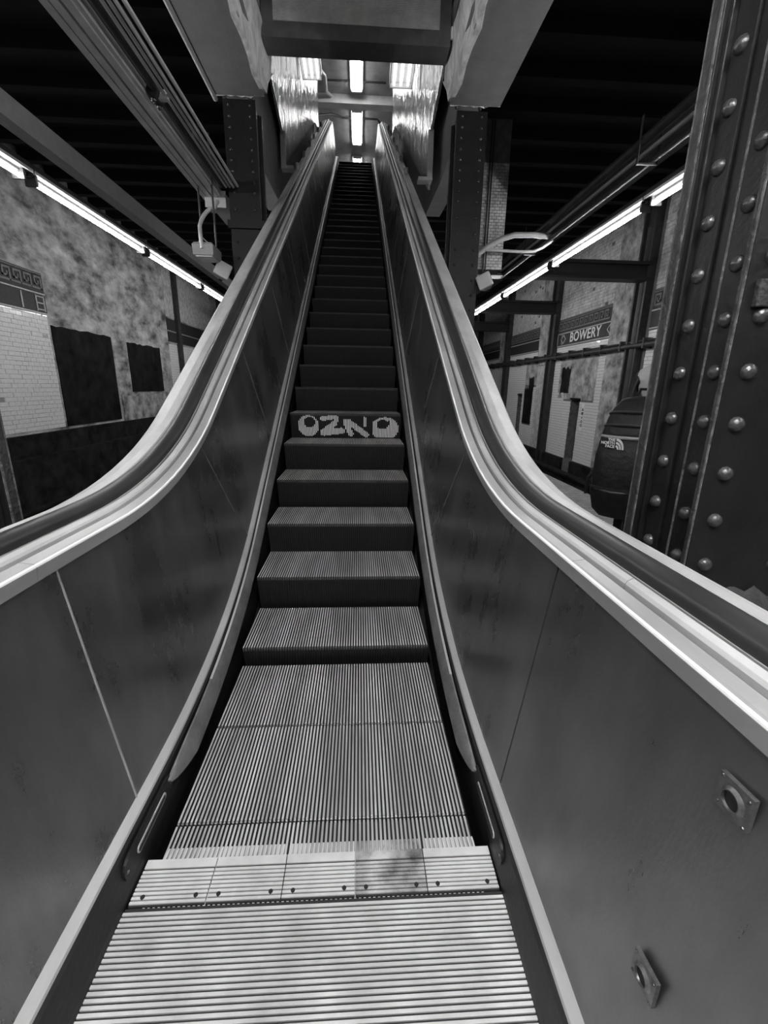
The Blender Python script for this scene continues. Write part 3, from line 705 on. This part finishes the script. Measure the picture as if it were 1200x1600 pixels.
# pipes beside the right lamp row
for (x, z, r, m, d) in ((3.16, 3.62, .035, 'pipe', 'dark pipe just above the right lamp row'), (3.10, 3.70, .022, 'greypaint', 'thin pipe between two dark ones above the right lamp row'), (3.06, 3.80, .05, 'pipe', 'thickest pipe above the right lamp row')):
    p = MB().tube([(x, -8, z), (x, 9.4, z)], r, 10).build('conduit', M[m], None, True); tag(p, d, 'conduit', 'pipes above the right lamp row')
for y in (4.3, 7.6):
    h = MB(); h.box(3.0, 3.21, y, y+.03, 3.57, 3.583); h.box(2.99, 3.0, y, y+.03, 3.57, 4.0); h.box(3.2, 3.21, y, y+.03, 3.57, 4.0)
    tag(h.build('pipe_hanger', M['steel']), 'dark strap hanger round the pipes, %s to the huge column' % ('nearer' if y < 5 else 'farther'), 'hanger', 'pipe hangers')
ap = MB().tube([(1.86, 6.9, 3.24), (1.99, 6.9, 3.36), (2.18, 6.9, 3.50), (2.38, 6.9, 3.60), (2.58, 6.9, 3.66), (2.9, 6.9, 3.67), (3.2, 6.9, 3.65)], .042, 10).build('bent_pipe', M['greypaint'], None, True); tag(ap, 'curved grey pipe from the right slender column to the lamp row', 'pipe')
ap = MB().tube([(2.12, 6.88, 3.43), (2.71, 6.88, 3.42), (2.9, 6.88, 3.43), (3.02, 6.88, 3.48), (3.2, 6.88, 3.6)], .022, 8).build('bent_pipe', M['galv'], None, True); tag(ap, 'thin straight pipe just below the curved grey one', 'pipe')
# hanging brick pier behind the right slender column
pr_ = empty('brick_pier', 'dark brick pier hanging behind the right slender column', 'pier', (2.21, 7.1, 3.2))
MB().box(-.25, .25, 0, .3, 0, 2.08).build('core', M['grout'], pr_)
bk = MB(); z = .0; r = 0
brick = MB().box(0, .072, 0, .02, 0, .036).mesh('brick', M['tileold'])
while z < 1.5:
    x = -.25-(.04 if r % 2 else 0)
    while x < .25:
        a, b_ = max(x, -.25), min(x+.072, .25)
        if b_-a > .01: bk.box(a, b_, -.015, 0, z, z+.036)
        x += .08
    z += .043; r += 1
bk.build('bricks', M['tileold'], pr_)['kind'] = 'stuff'
for x in (-.07, -.03): MB().tube([(x, -.04, -.05), (x, -.04, 2.05)], .011, 6).build('pipe', M['black'], pr_)

# ================================================================== STAIRWELL HEAD
hd = empty('header_box', 'dark framed wire-mesh box spanning between the girders above the escalator', 'panel', (.085, 4.78, 4.73))
MB().box(-.97, .97, .02, .27, 0, 1.0).build('box', M['frame'], hd)
fr = MB(); fr.box(-.97, .97, -.01, .02, 0, .135); fr.box(-.97, -.855, -.01, .02, .135, 1.0); fr.box(.855, .97, -.01, .02, .135, 1.0)
fr.build('frame', M['frame'], hd)
MB().box(-.855, .855, .012, .02, .135, 1.0).build('mesh_backing', M['meshback'], hd)
wm = MB(); x = -.855
while x < .855: wm.box(x, x+.0035, .004, .008, .135, .75); x += .0125
z = .135
while z < .75: wm.box(-.855, .855, .000, .004, z, z+.0035); z += .0125
wm.build('wire_mesh', M['mesh'], hd)['kind'] = 'stuff'
MB().tube([(.985, -.02, .06), (.985, -.02, .16)], .014, 8).build('bolt', M['whitepaint'], hd)
YW = 14.1
# sloping casing over the stairwell, mezzanine above
def quad_slab(name, pts, th, m):
    a = [Vector(p) for p in pts]; n = (a[1]-a[0]).cross(a[2]-a[0]).normalized()*th
    mb = MB(); mb.add(a+[p+n for p in a], [(0,1,2,3),(7,6,5,4),(0,4,5,1),(1,5,6,2),(2,6,7,3),(3,7,4,0)]); return mb.build(name, m)
tag(quad_slab('ceiling_sloped', [(-1.3, 5.05, 5.7), (1.4, 5.05, 5.7), (1.4, 14.4, 11.0), (-1.3, 14.4, 11.0)], .15, M['upper']), kind='structure')
tag(MB().box(-4, 4, 14.2, 26, 10.6, 10.8).build('ceiling_upper', M['upper']), kind='structure')
tag(MB().box(-4, 4, 14.2, 26, ZT-.3, ZT-.06).build('floor_upper', M['floor']), kind='structure')
tag(MB().box(-4, 4, 26, 26.2, ZT-.3, 10.8).build('wall_upper_end', M['upper']), kind='structure')
for s, nm in ((-1, 'left'), (1, 'right')):
    tag(MB().box(s*3.0, s*3.2, 14.2, 26, ZT-.3, 10.8).build('wall_mezzanine_%s' % nm, M['upper']), kind='structure')
    tag(MB().box(s*1.3, s*3.1, 14.15, 14.3, ZT-.3, 10.8).build('wall_return_%s' % nm, M['upper']), kind='structure')
    xo = -1.15 if s < 0 else 1.22
    # concrete side wall of the well: its foot follows the slope
    lo = [(5.35, 4.05), (6.1, 4.02), (7.6, 4.1), (14.1, 7.85), (14.1, 11.0), (5.05, 5.75), (5.05, 4.4)]
    tag(MB().prism(lo, 'x', xo, xo+s*.25).build('wall_well_%s' % nm, M['concrete']), kind='structure')
    xc = -1.04 if s < 0 else 1.04
    xc2 = xo
    pts = [(5.86, 5.24), (7.12, 4.95), (7.14, 4.60)] if s < 0 else [(5.1, 4.75), (6.1, 4.52), (6.0, 4.08)]
    wallp = empty('wall_cladding_%s' % nm, kind='structure')
    # polished sheets, cut along the slope
    ycuts = [pts[0][0], pts[2][0], 8.7, 10.2, 11.6, 12.9, YW]
    for a, c in zip(ycuts, ycuts[1:]):
        zb = lambda y: (pts[0][1]+(pts[1][1]-pts[0][1])*(y-pts[0][0])/(pts[1][0]-pts[0][0])) if y < pts[2][0]-.001 else zcurve(.90, y)+.02
        zt_ = lambda y: 5.55+(y-5.05)*.565
        p1 = [(a+.004, (zb(a+.01) if a > pts[0][0] else pts[0][1])), (c-.004, zb(c-.01)), (c-.004, zt_(c)), (a+.004, zt_(a))]
        MB().prism(p1, 'x', xc, xc+s*.03).build('cladding_sheet', M['clad'], wallp)
    MB().box(xc-s*.02, xc+s*.05, pts[2][0]-.03, pts[2][0]+.03, pts[2][1]-.06, pts[1][1]+.05).build('edge_strip', M['trim'], wallp)
    MB().box(xc-s*.14, xc+s*.05, pts[2][0]-.05, pts[2][0]+.10, pts[2][1]-.09, pts[2][1]-.05).build('edge_strip', M['trim'], wallp)
# mezzanine ceiling beam and lamps
tag(MB().box(-3, 3, 16.95, 17.3, 10.35, 10.6).build('ceiling_beam', M['whitepaint']), 'pale beam across the ceiling at the escalator head', 'beam')
for i, (a, b_) in enumerate(((14.5, 16.62), (17.73, 19.92), (20.98, 23.1))):
    t = empty('ceiling_lamp', ['nearest ceiling tube lamp at the escalator head, half hidden by the header', 'middle ceiling tube lamp, brightest at the escalator head', 'farthest ceiling tube lamp, just above the top steps'][i], 'lamp', (.02, (a+b_)/2, 10.56), 'lamps at the escalator head')
    h = (b_-a)/2
    MB().box(-.20, .20, -h, h, -.01, .04).build('housing', M['whitepaint'], t)
    for dx in (-.09, .09): MB().tube([(dx, -h+.06, -.04), (dx, h-.06, -.04)], .04, 8).build('tube', M['uptube'], t, True)
    for e in (-1, 1): MB().box(-.17, .17, e*h-.03, e*h+.03, -.07, .0).build('socket', M['whitepaint'], t)
for s, nm in ((-1, 'left'), (1, 'right')):
    t = empty('corner_lamp', 'square three-tube lamp tucked under the header at %s' % nm, 'lamp', (-.82 if s < 0 else .80, 9.5 if s < 0 else 7.75, 7.20 if s < 0 else 6.21), 'corner lamps at the escalator head'); t.rotation_euler = (math.radians(-8), 0, 0); t.scale = (.58, .8, .8)
    MB().box(-.33, .33, -.45, .45, .04, .16).build('housing', M['whitepaint'], t)
    for x in (-.33, .31): MB().box(x, x+.02, -.45, .45, -.05, .06).build('rim', M['whitepaint'], t)
    for y in (-.45, .43): MB().box(-.33, .33, y, y+.02, -.05, .06).build('rim', M['whitepaint'], t)
    for dx in (-.2, 0, .2): MB().tube([(dx, -.4, 0), (dx, .4, 0)], .04, 8).build('tube', M['cornertube'], t, True)
def duct(pts, r, label, m='pipe'):
    tag(MB().tube(pts, r, 8).build('conduit', M[m], None, True), label, 'conduit', 'conduits at the escalator head')
duct([(-1.3, 17.4, 10.2), (-.9, 17.9, 10.5), (-.5, 18.2, 10.55), (-.2, 18.2, 10.55)], .035, 'bent conduit on the upper ceiling left of the middle lamp')
duct([(.24, 18.2, 10.55), (.75, 18.2, 10.55), (1.2, 18.9, 10.45), (1.5, 19.4, 10.2)], .035, 'bent conduit on the upper ceiling right of the middle lamp')
duct([(-1.2, 15.4, 10.5), (-.95, 15.9, 10.5), (-.95, 16.7, 10.5), (-.8, 16.9, 10.5)], .045, 'short pale pipe bend under the header at left', 'galv')
duct([(-.9, 16.2, 10.55), (-.2, 16.2, 10.55)], .03, 'straight conduit left of the nearest upper lamp')
duct([(.25, 16.2, 10.55), (.95, 16.2, 10.55)], .03, 'straight conduit right of the nearest upper lamp')
for x, y, w_, h_, m, lb in ((-.55, 21.6, .42, .5, 'black', 'dark box on the wall at the top left of the steps'), (.42, 21.3, .28, .3, 'galv', 'small pale switch box at the top right of the steps')):
    t = MB(); t.box(x-w_/2, x+w_/2, y, y+.2, 10.0-h_, 10.0+.05, 0, .02); t.box(x-w_*.3, x+w_*.3, y-.03, y, 10.0-h_*.8, 10.0-h_*.3)
    t.tube([(x, y+.1, 10.0), (x, y+.1, 10.6)], .03, 6)
    tag(t.build('wall_box', M[m]), lb, 'box')

# ================================================================== PERSON AND BACKPACK
def skin_obj(name, verts, edges, radii, m, parent=None, root=0, sub=2):
    me = bpy.data.meshes.new(name); me.from_pydata(verts, edges, []); o = bpy.data.objects.new(name, me); C.objects.link(o)
    md = o.modifiers.new('skin', 'SKIN'); md.use_smooth_shade = True; md.branch_smoothing = .6
    sv = me.skin_vertices[0].data
    for i, r in enumerate(radii): sv[i].radius = (r, r) if not isinstance(r, tuple) else r; sv[i].use_root = (i == root)
    ss = o.modifiers.new('sub', 'SUBSURF'); ss.levels = sub; ss.render_levels = sub
    dg = bpy.context.evaluated_depsgraph_get(); me2 = bpy.data.meshes.new_from_object(o.evaluated_get(dg)); me2.name = name
    me2.materials.clear(); me2.materials.append(m)
    bpy.data.objects.remove(o); n = bpy.data.objects.new(name, me2); C.objects.link(n)
    if parent: n.parent = parent
    return n
# local axes: +y = the way the person faces, x to their right
PX, PY = 1.80, 1.49; PROT = math.radians(-60)
per = empty('person', 'person in a dark vest over a pale top, back turned, behind the huge column', 'person', (PX, PY, 0)); per.rotation_euler = (0, 0, PROT); per.scale = (1.02, 1.02, 1.02)
V = [(0,0,.93),(0,.0,1.08),(0,.02,1.22),(0,.05,1.34),(0,.10,1.44),(0,.15,1.51),(0,.19,1.60),
     (-.10,.0,.88),(-.115,.03,.50),(-.12,-.01,.10),(-.12,.12,.05), (.10,.0,.88),(.115,.05,.50),(.12,.02,.10),(.12,.15,.05),
     (-.145,.06,1.36),(-.175,.16,1.13),(-.15,.36,1.05),(.145,.06,1.36),(.175,.16,1.13),(.15,.36,1.05)]
E_ = [(0,1),(1,2),(2,3),(3,4),(4,5),(5,6),(0,7),(7,8),(8,9),(9,10),(0,11),(11,12),(12,13),(13,14),(3,15),(15,16),(16,17),(3,18),(18,19),(19,20)]
Rr = [(.14,.11),(.13,.10),(.15,.115),(.15,.12),(.10,.09),(.055,.055),(.05,.05),.085,.062,.045,.04,.085,.062,.045,.04,.092,.056,.038,.092,.056,.038]
body = skin_obj('body', V, E_, Rr, M['shirt'], per); 
for m_ in ('trousers', 'skin', 'cloth2', 'shoe'): body.data.materials.append(M[m_])
for p in body.data.polygons:
    c = p.center
    if c.z < .1: p.material_index = 4
    elif c.z < .96: p.material_index = 1
    elif c.z > 1.47: p.material_index = 2
    elif c.x < -.155 or (c.z < 1.2 and abs(c.x) < .17): p.material_index = 3
# head bent forward, looking down at the hands
hd_ = MB(); rows = []; hc = Vector((0, .26, 1.60))
for i in range(13):
    a = -math.pi/2+math.pi*i/12; row = []
    for j in range(20):
        q = 2*math.pi*j/20; x, y, z = math.cos(q)*math.cos(a)*.075, math.sin(q)*math.cos(a)*.095, math.sin(a)*.115
        if z < -.03: x *= .86; y = y*.9+.008
        if y > .07 and -.035 < z < .012 and abs(x) < .02: y += .022                  # nose
        if y > .06 and .012 < z < .035 and .018 < abs(x) < .045: y -= .010           # eye sockets
        if y > .06 and -.07 < z < -.055 and abs(x) < .03: y += .006                  # lips
        row.append((x, y, z))
    rows.append(row)
hd_.grid(rows, 0, True); tilt = Matrix.Translation(hc) @ Matrix.Rotation(math.radians(-38), 4, 'X') @ Matrix.Rotation(math.radians(-20), 4, 'Z')
head = hd_.build('head', M['skin'], body, True); head.matrix_local = tilt
for sx in (-1, 1):
    MB().dome((sx*.031, .080, .022), (0, 1, 0), .012, .008, 10, 3).build('eye', M['eye'], head, True)
    e = MB().dome((0, 0, 0), (1, 0, 0), .03, .014, 10, 3).build('ear', M['skin'], head, True); e.location = (sx*.072, -.01, 0); e.rotation_euler = (0, 0, 0 if sx > 0 else math.pi)
hr_ = MB(); rows = []
for i in range(9):
    a = -.55+(math.pi/2+.55)*i/8; row = []
    for j in range(20):
        q = 2*math.pi*j/20; front = max(0, math.sin(q)); aa = max(a, .55*front+(-.55)*(1-front))
        row.append((math.cos(q)*math.cos(aa)*.083, math.sin(q)*math.cos(aa)*.102-.003, math.sin(aa)*.124))
    rows.append(row)
hr_.grid(rows, 0, True); hr_.build('hair', M['hair'], head, True)
for s in (-1, 1):                                              # hands held together in front
    hx, hy, hz = s*.15, .36, 1.05; d = Vector((-s*.62, .75, .12)).normalized(); sd = Vector((d.y, -d.x, 0))*s; upv = Vector((0, 0, 1))
    w0 = Vector((hx, hy, hz)); vs = [w0, w0+d*.045, w0+d*.085]; es = [(0, 1), (1, 2)]; rr = [(.028, .02), (.04, .016), (.038, .014)]
    for k_, (off, ln) in enumerate(((-.030, .068), (-.010, .080), (.011, .076), (.030, .060))):
        b0 = w0+d*.085+sd*off; i0 = len(vs)
        vs += [b0+d*.004, b0+d*ln*.45-upv*.008, b0+d*ln*.75-upv*.028, b0+d*ln*.8-upv*.048]; es += [(2, i0), (i0, i0+1), (i0+1, i0+2), (i0+2, i0+3)]; rr += [.0095, .009, .0085, .0075]
    i0 = len(vs); tb = w0+d*.035-sd*.035
    vs += [tb, tb+d*.03-sd*.018-upv*.01, tb+d*.055-sd*.016-upv*.018]; es += [(1, i0), (i0, i0+1), (i0+1, i0+2)]; rr += [.011, .010, .0085]
    skin_obj('hand', [tuple(v) for v in vs], es, rr, M['skin'], body, 0, 1)

# backpack: lofted shell with pockets, straps and stitched mark
bp_ = empty('backpack', 'bulging black backpack with a small white mark, worn by the person behind the column', 'backpack', (1.60, 1.39, .04)); bp_.rotation_euler = (0, 0, math.radians(-50)); bp_.scale = (.95, .95, .97)
def loft(sections, n=28, e=2.6):
    rows = []
    for (z, cx_, cy_, hx, hy) in sections:
        row = []
        for i in range(n):
            q = 2*math.pi*i/n; c, s = math.cos(q), math.sin(q)
            row.append((cx_+hx*math.copysign(abs(c)**(2/e), c), cy_+hy*math.copysign(abs(s)**(2/e), s), z))
        rows.append(row)
    mb = MB(); mb.grid(rows, 0, True); mb.face(rows[0]); mb.face(rows[-1]); return mb
rn = random.Random(4)
sec = [(.60, 0, .03, .10, .06), (.63, 0, .01, .145, .10), (.72, 0, -.005, .165, .13), (.84, 0, -.01, .172, .14), (.96, 0, -.005, .172, .14), (1.06, 0, .01, .168, .125), (1.15, 0, .025, .155, .105), (1.21, 0, .04, .135, .085), (1.255, 0, .05, .10, .06), (1.272, 0, .055, .05, .03)]
sec = [(z, cx_, cy_, hx+rn.uniform(-.003, .003), hy+rn.uniform(-.004, .004)) for z, cx_, cy_, hx, hy in sec]
sh = loft(sec); shell = sh.build('shell', M['cloth'], bp_, True)
pk = loft([(.66, 0, -.11, .10, .03), (.69, 0, -.125, .13, .045), (.80, 0, -.135, .142, .055), (.95, 0, -.13, .142, .055), (1.03, 0, -.115, .135, .045), (1.07, 0, -.095, .12, .03)]).build('front_pocket', M['cloth'], bp_, True)
low = loft([(.60, 0, -.10, .09, .03), (.64, 0, -.12, .125, .045), (.74, 0, -.135, .142, .062), (.77, 0, -.14, .143, .062), (.785, 0, -.13, .138, .05)]).build('lower_pocket', M['cloth'], bp_, True)
for z, cy_, hx, hy in ((1.10, .015, .166, .120), (1.17, .028, .152, .102)):       # zip arcs
    MB().tube([(hx*math.cos(q)*1.01, cy_+hy*math.sin(q)*1.01, z+.02*math.sin(-q)) for q in [math.pi+i*math.pi/16 for i in range(17)]], .007, 6).build('zip', M['zipm'], bp_, True)
MB().tube([(-.13*math.cos(q), -.105-.05*math.sin(q), 1.055) for q in [i*math.pi/12 for i in range(13)]], .009, 6).build('compression_band', M['greypaint'], bp_, True)
MB().tube([(-.15, -.10, .775), (-.10, -.185, .765), (0, -.205, .76), (.10, -.185, .765), (.15, -.10, .775)], .007, 6).build('pocket_hem', M['zipm'], bp_, True)
for s in (-1, 1):
    MB().box(s*.17-.02, s*.17+.02, -.06, -.03, .78, .86, 0, .008).build('side_buckle', M['zipm'], bp_)
    MB().tube([(s*.172, -.05, .84), (s*.195, -.06, .80), (s*.20, -.06, .70)], [.014, .012, .010], 6).build('hanging_strap', M['cloth'], bp_)
    MB().tube([(s*.09, .08, 1.20), (s*.095, .13, 1.31), (s*.10, .20, 1.37), (s*.105, .28, 1.30), (s*.11, .29, 1.05), (s*.12, .13, .75)], .016, 8).build('shoulder_strap', M['cloth'], bp_, True)
MB().tube([(-.04, .08, 1.255), (-.03, .09, 1.31), (.03, .09, 1.31), (.04, .08, 1.255)], .009, 6).build('haul_loop', M['cloth'], bp_, True)
MB().tube([(.05, -.10, .62), (.055, -.12, .52), (.06, -.12, .44)], .006, 6).build('hanging_strap', M['cloth'], bp_)
def packtext(txt, x, z, size):
    me = text_mesh(txt, size, .001, align='RIGHT', bold=.0006); me.materials.clear(); me.materials.append(M['logo'])
    o = bpy.data.objects.new('stitched_mark', me); C.objects.link(o); o.parent = pk; o.location = (x, -.187, z); o.rotation_euler = (math.radians(90), 0, 0); return o
LX, LZ = -.028, 1.025
for t_, dz_ in (('THE', .021), ('NORTH', 0), ('FACE', -.021)): packtext(t_, LX, LZ+dz_*.85, .021)
for r0, r1 in ((.010, .018), (.023, .032), (.037, .047)):         # quarter-round arcs beside the words
    pts = [(LX+.006+r0*math.cos(q)*.9, LZ-.031+r0*math.sin(q)*1.25) for q in [i*math.pi/2/8 for i in range(9)]]+[(LX+.006+r1*math.cos(q)*.9, LZ-.031+r1*math.sin(q)*1.25) for q in [(8-i)*math.pi/2/8 for i in range(9)]]
    MB().prism(pts, 'y', -.188, -.184).build('stitched_mark', M['logo'], pk)
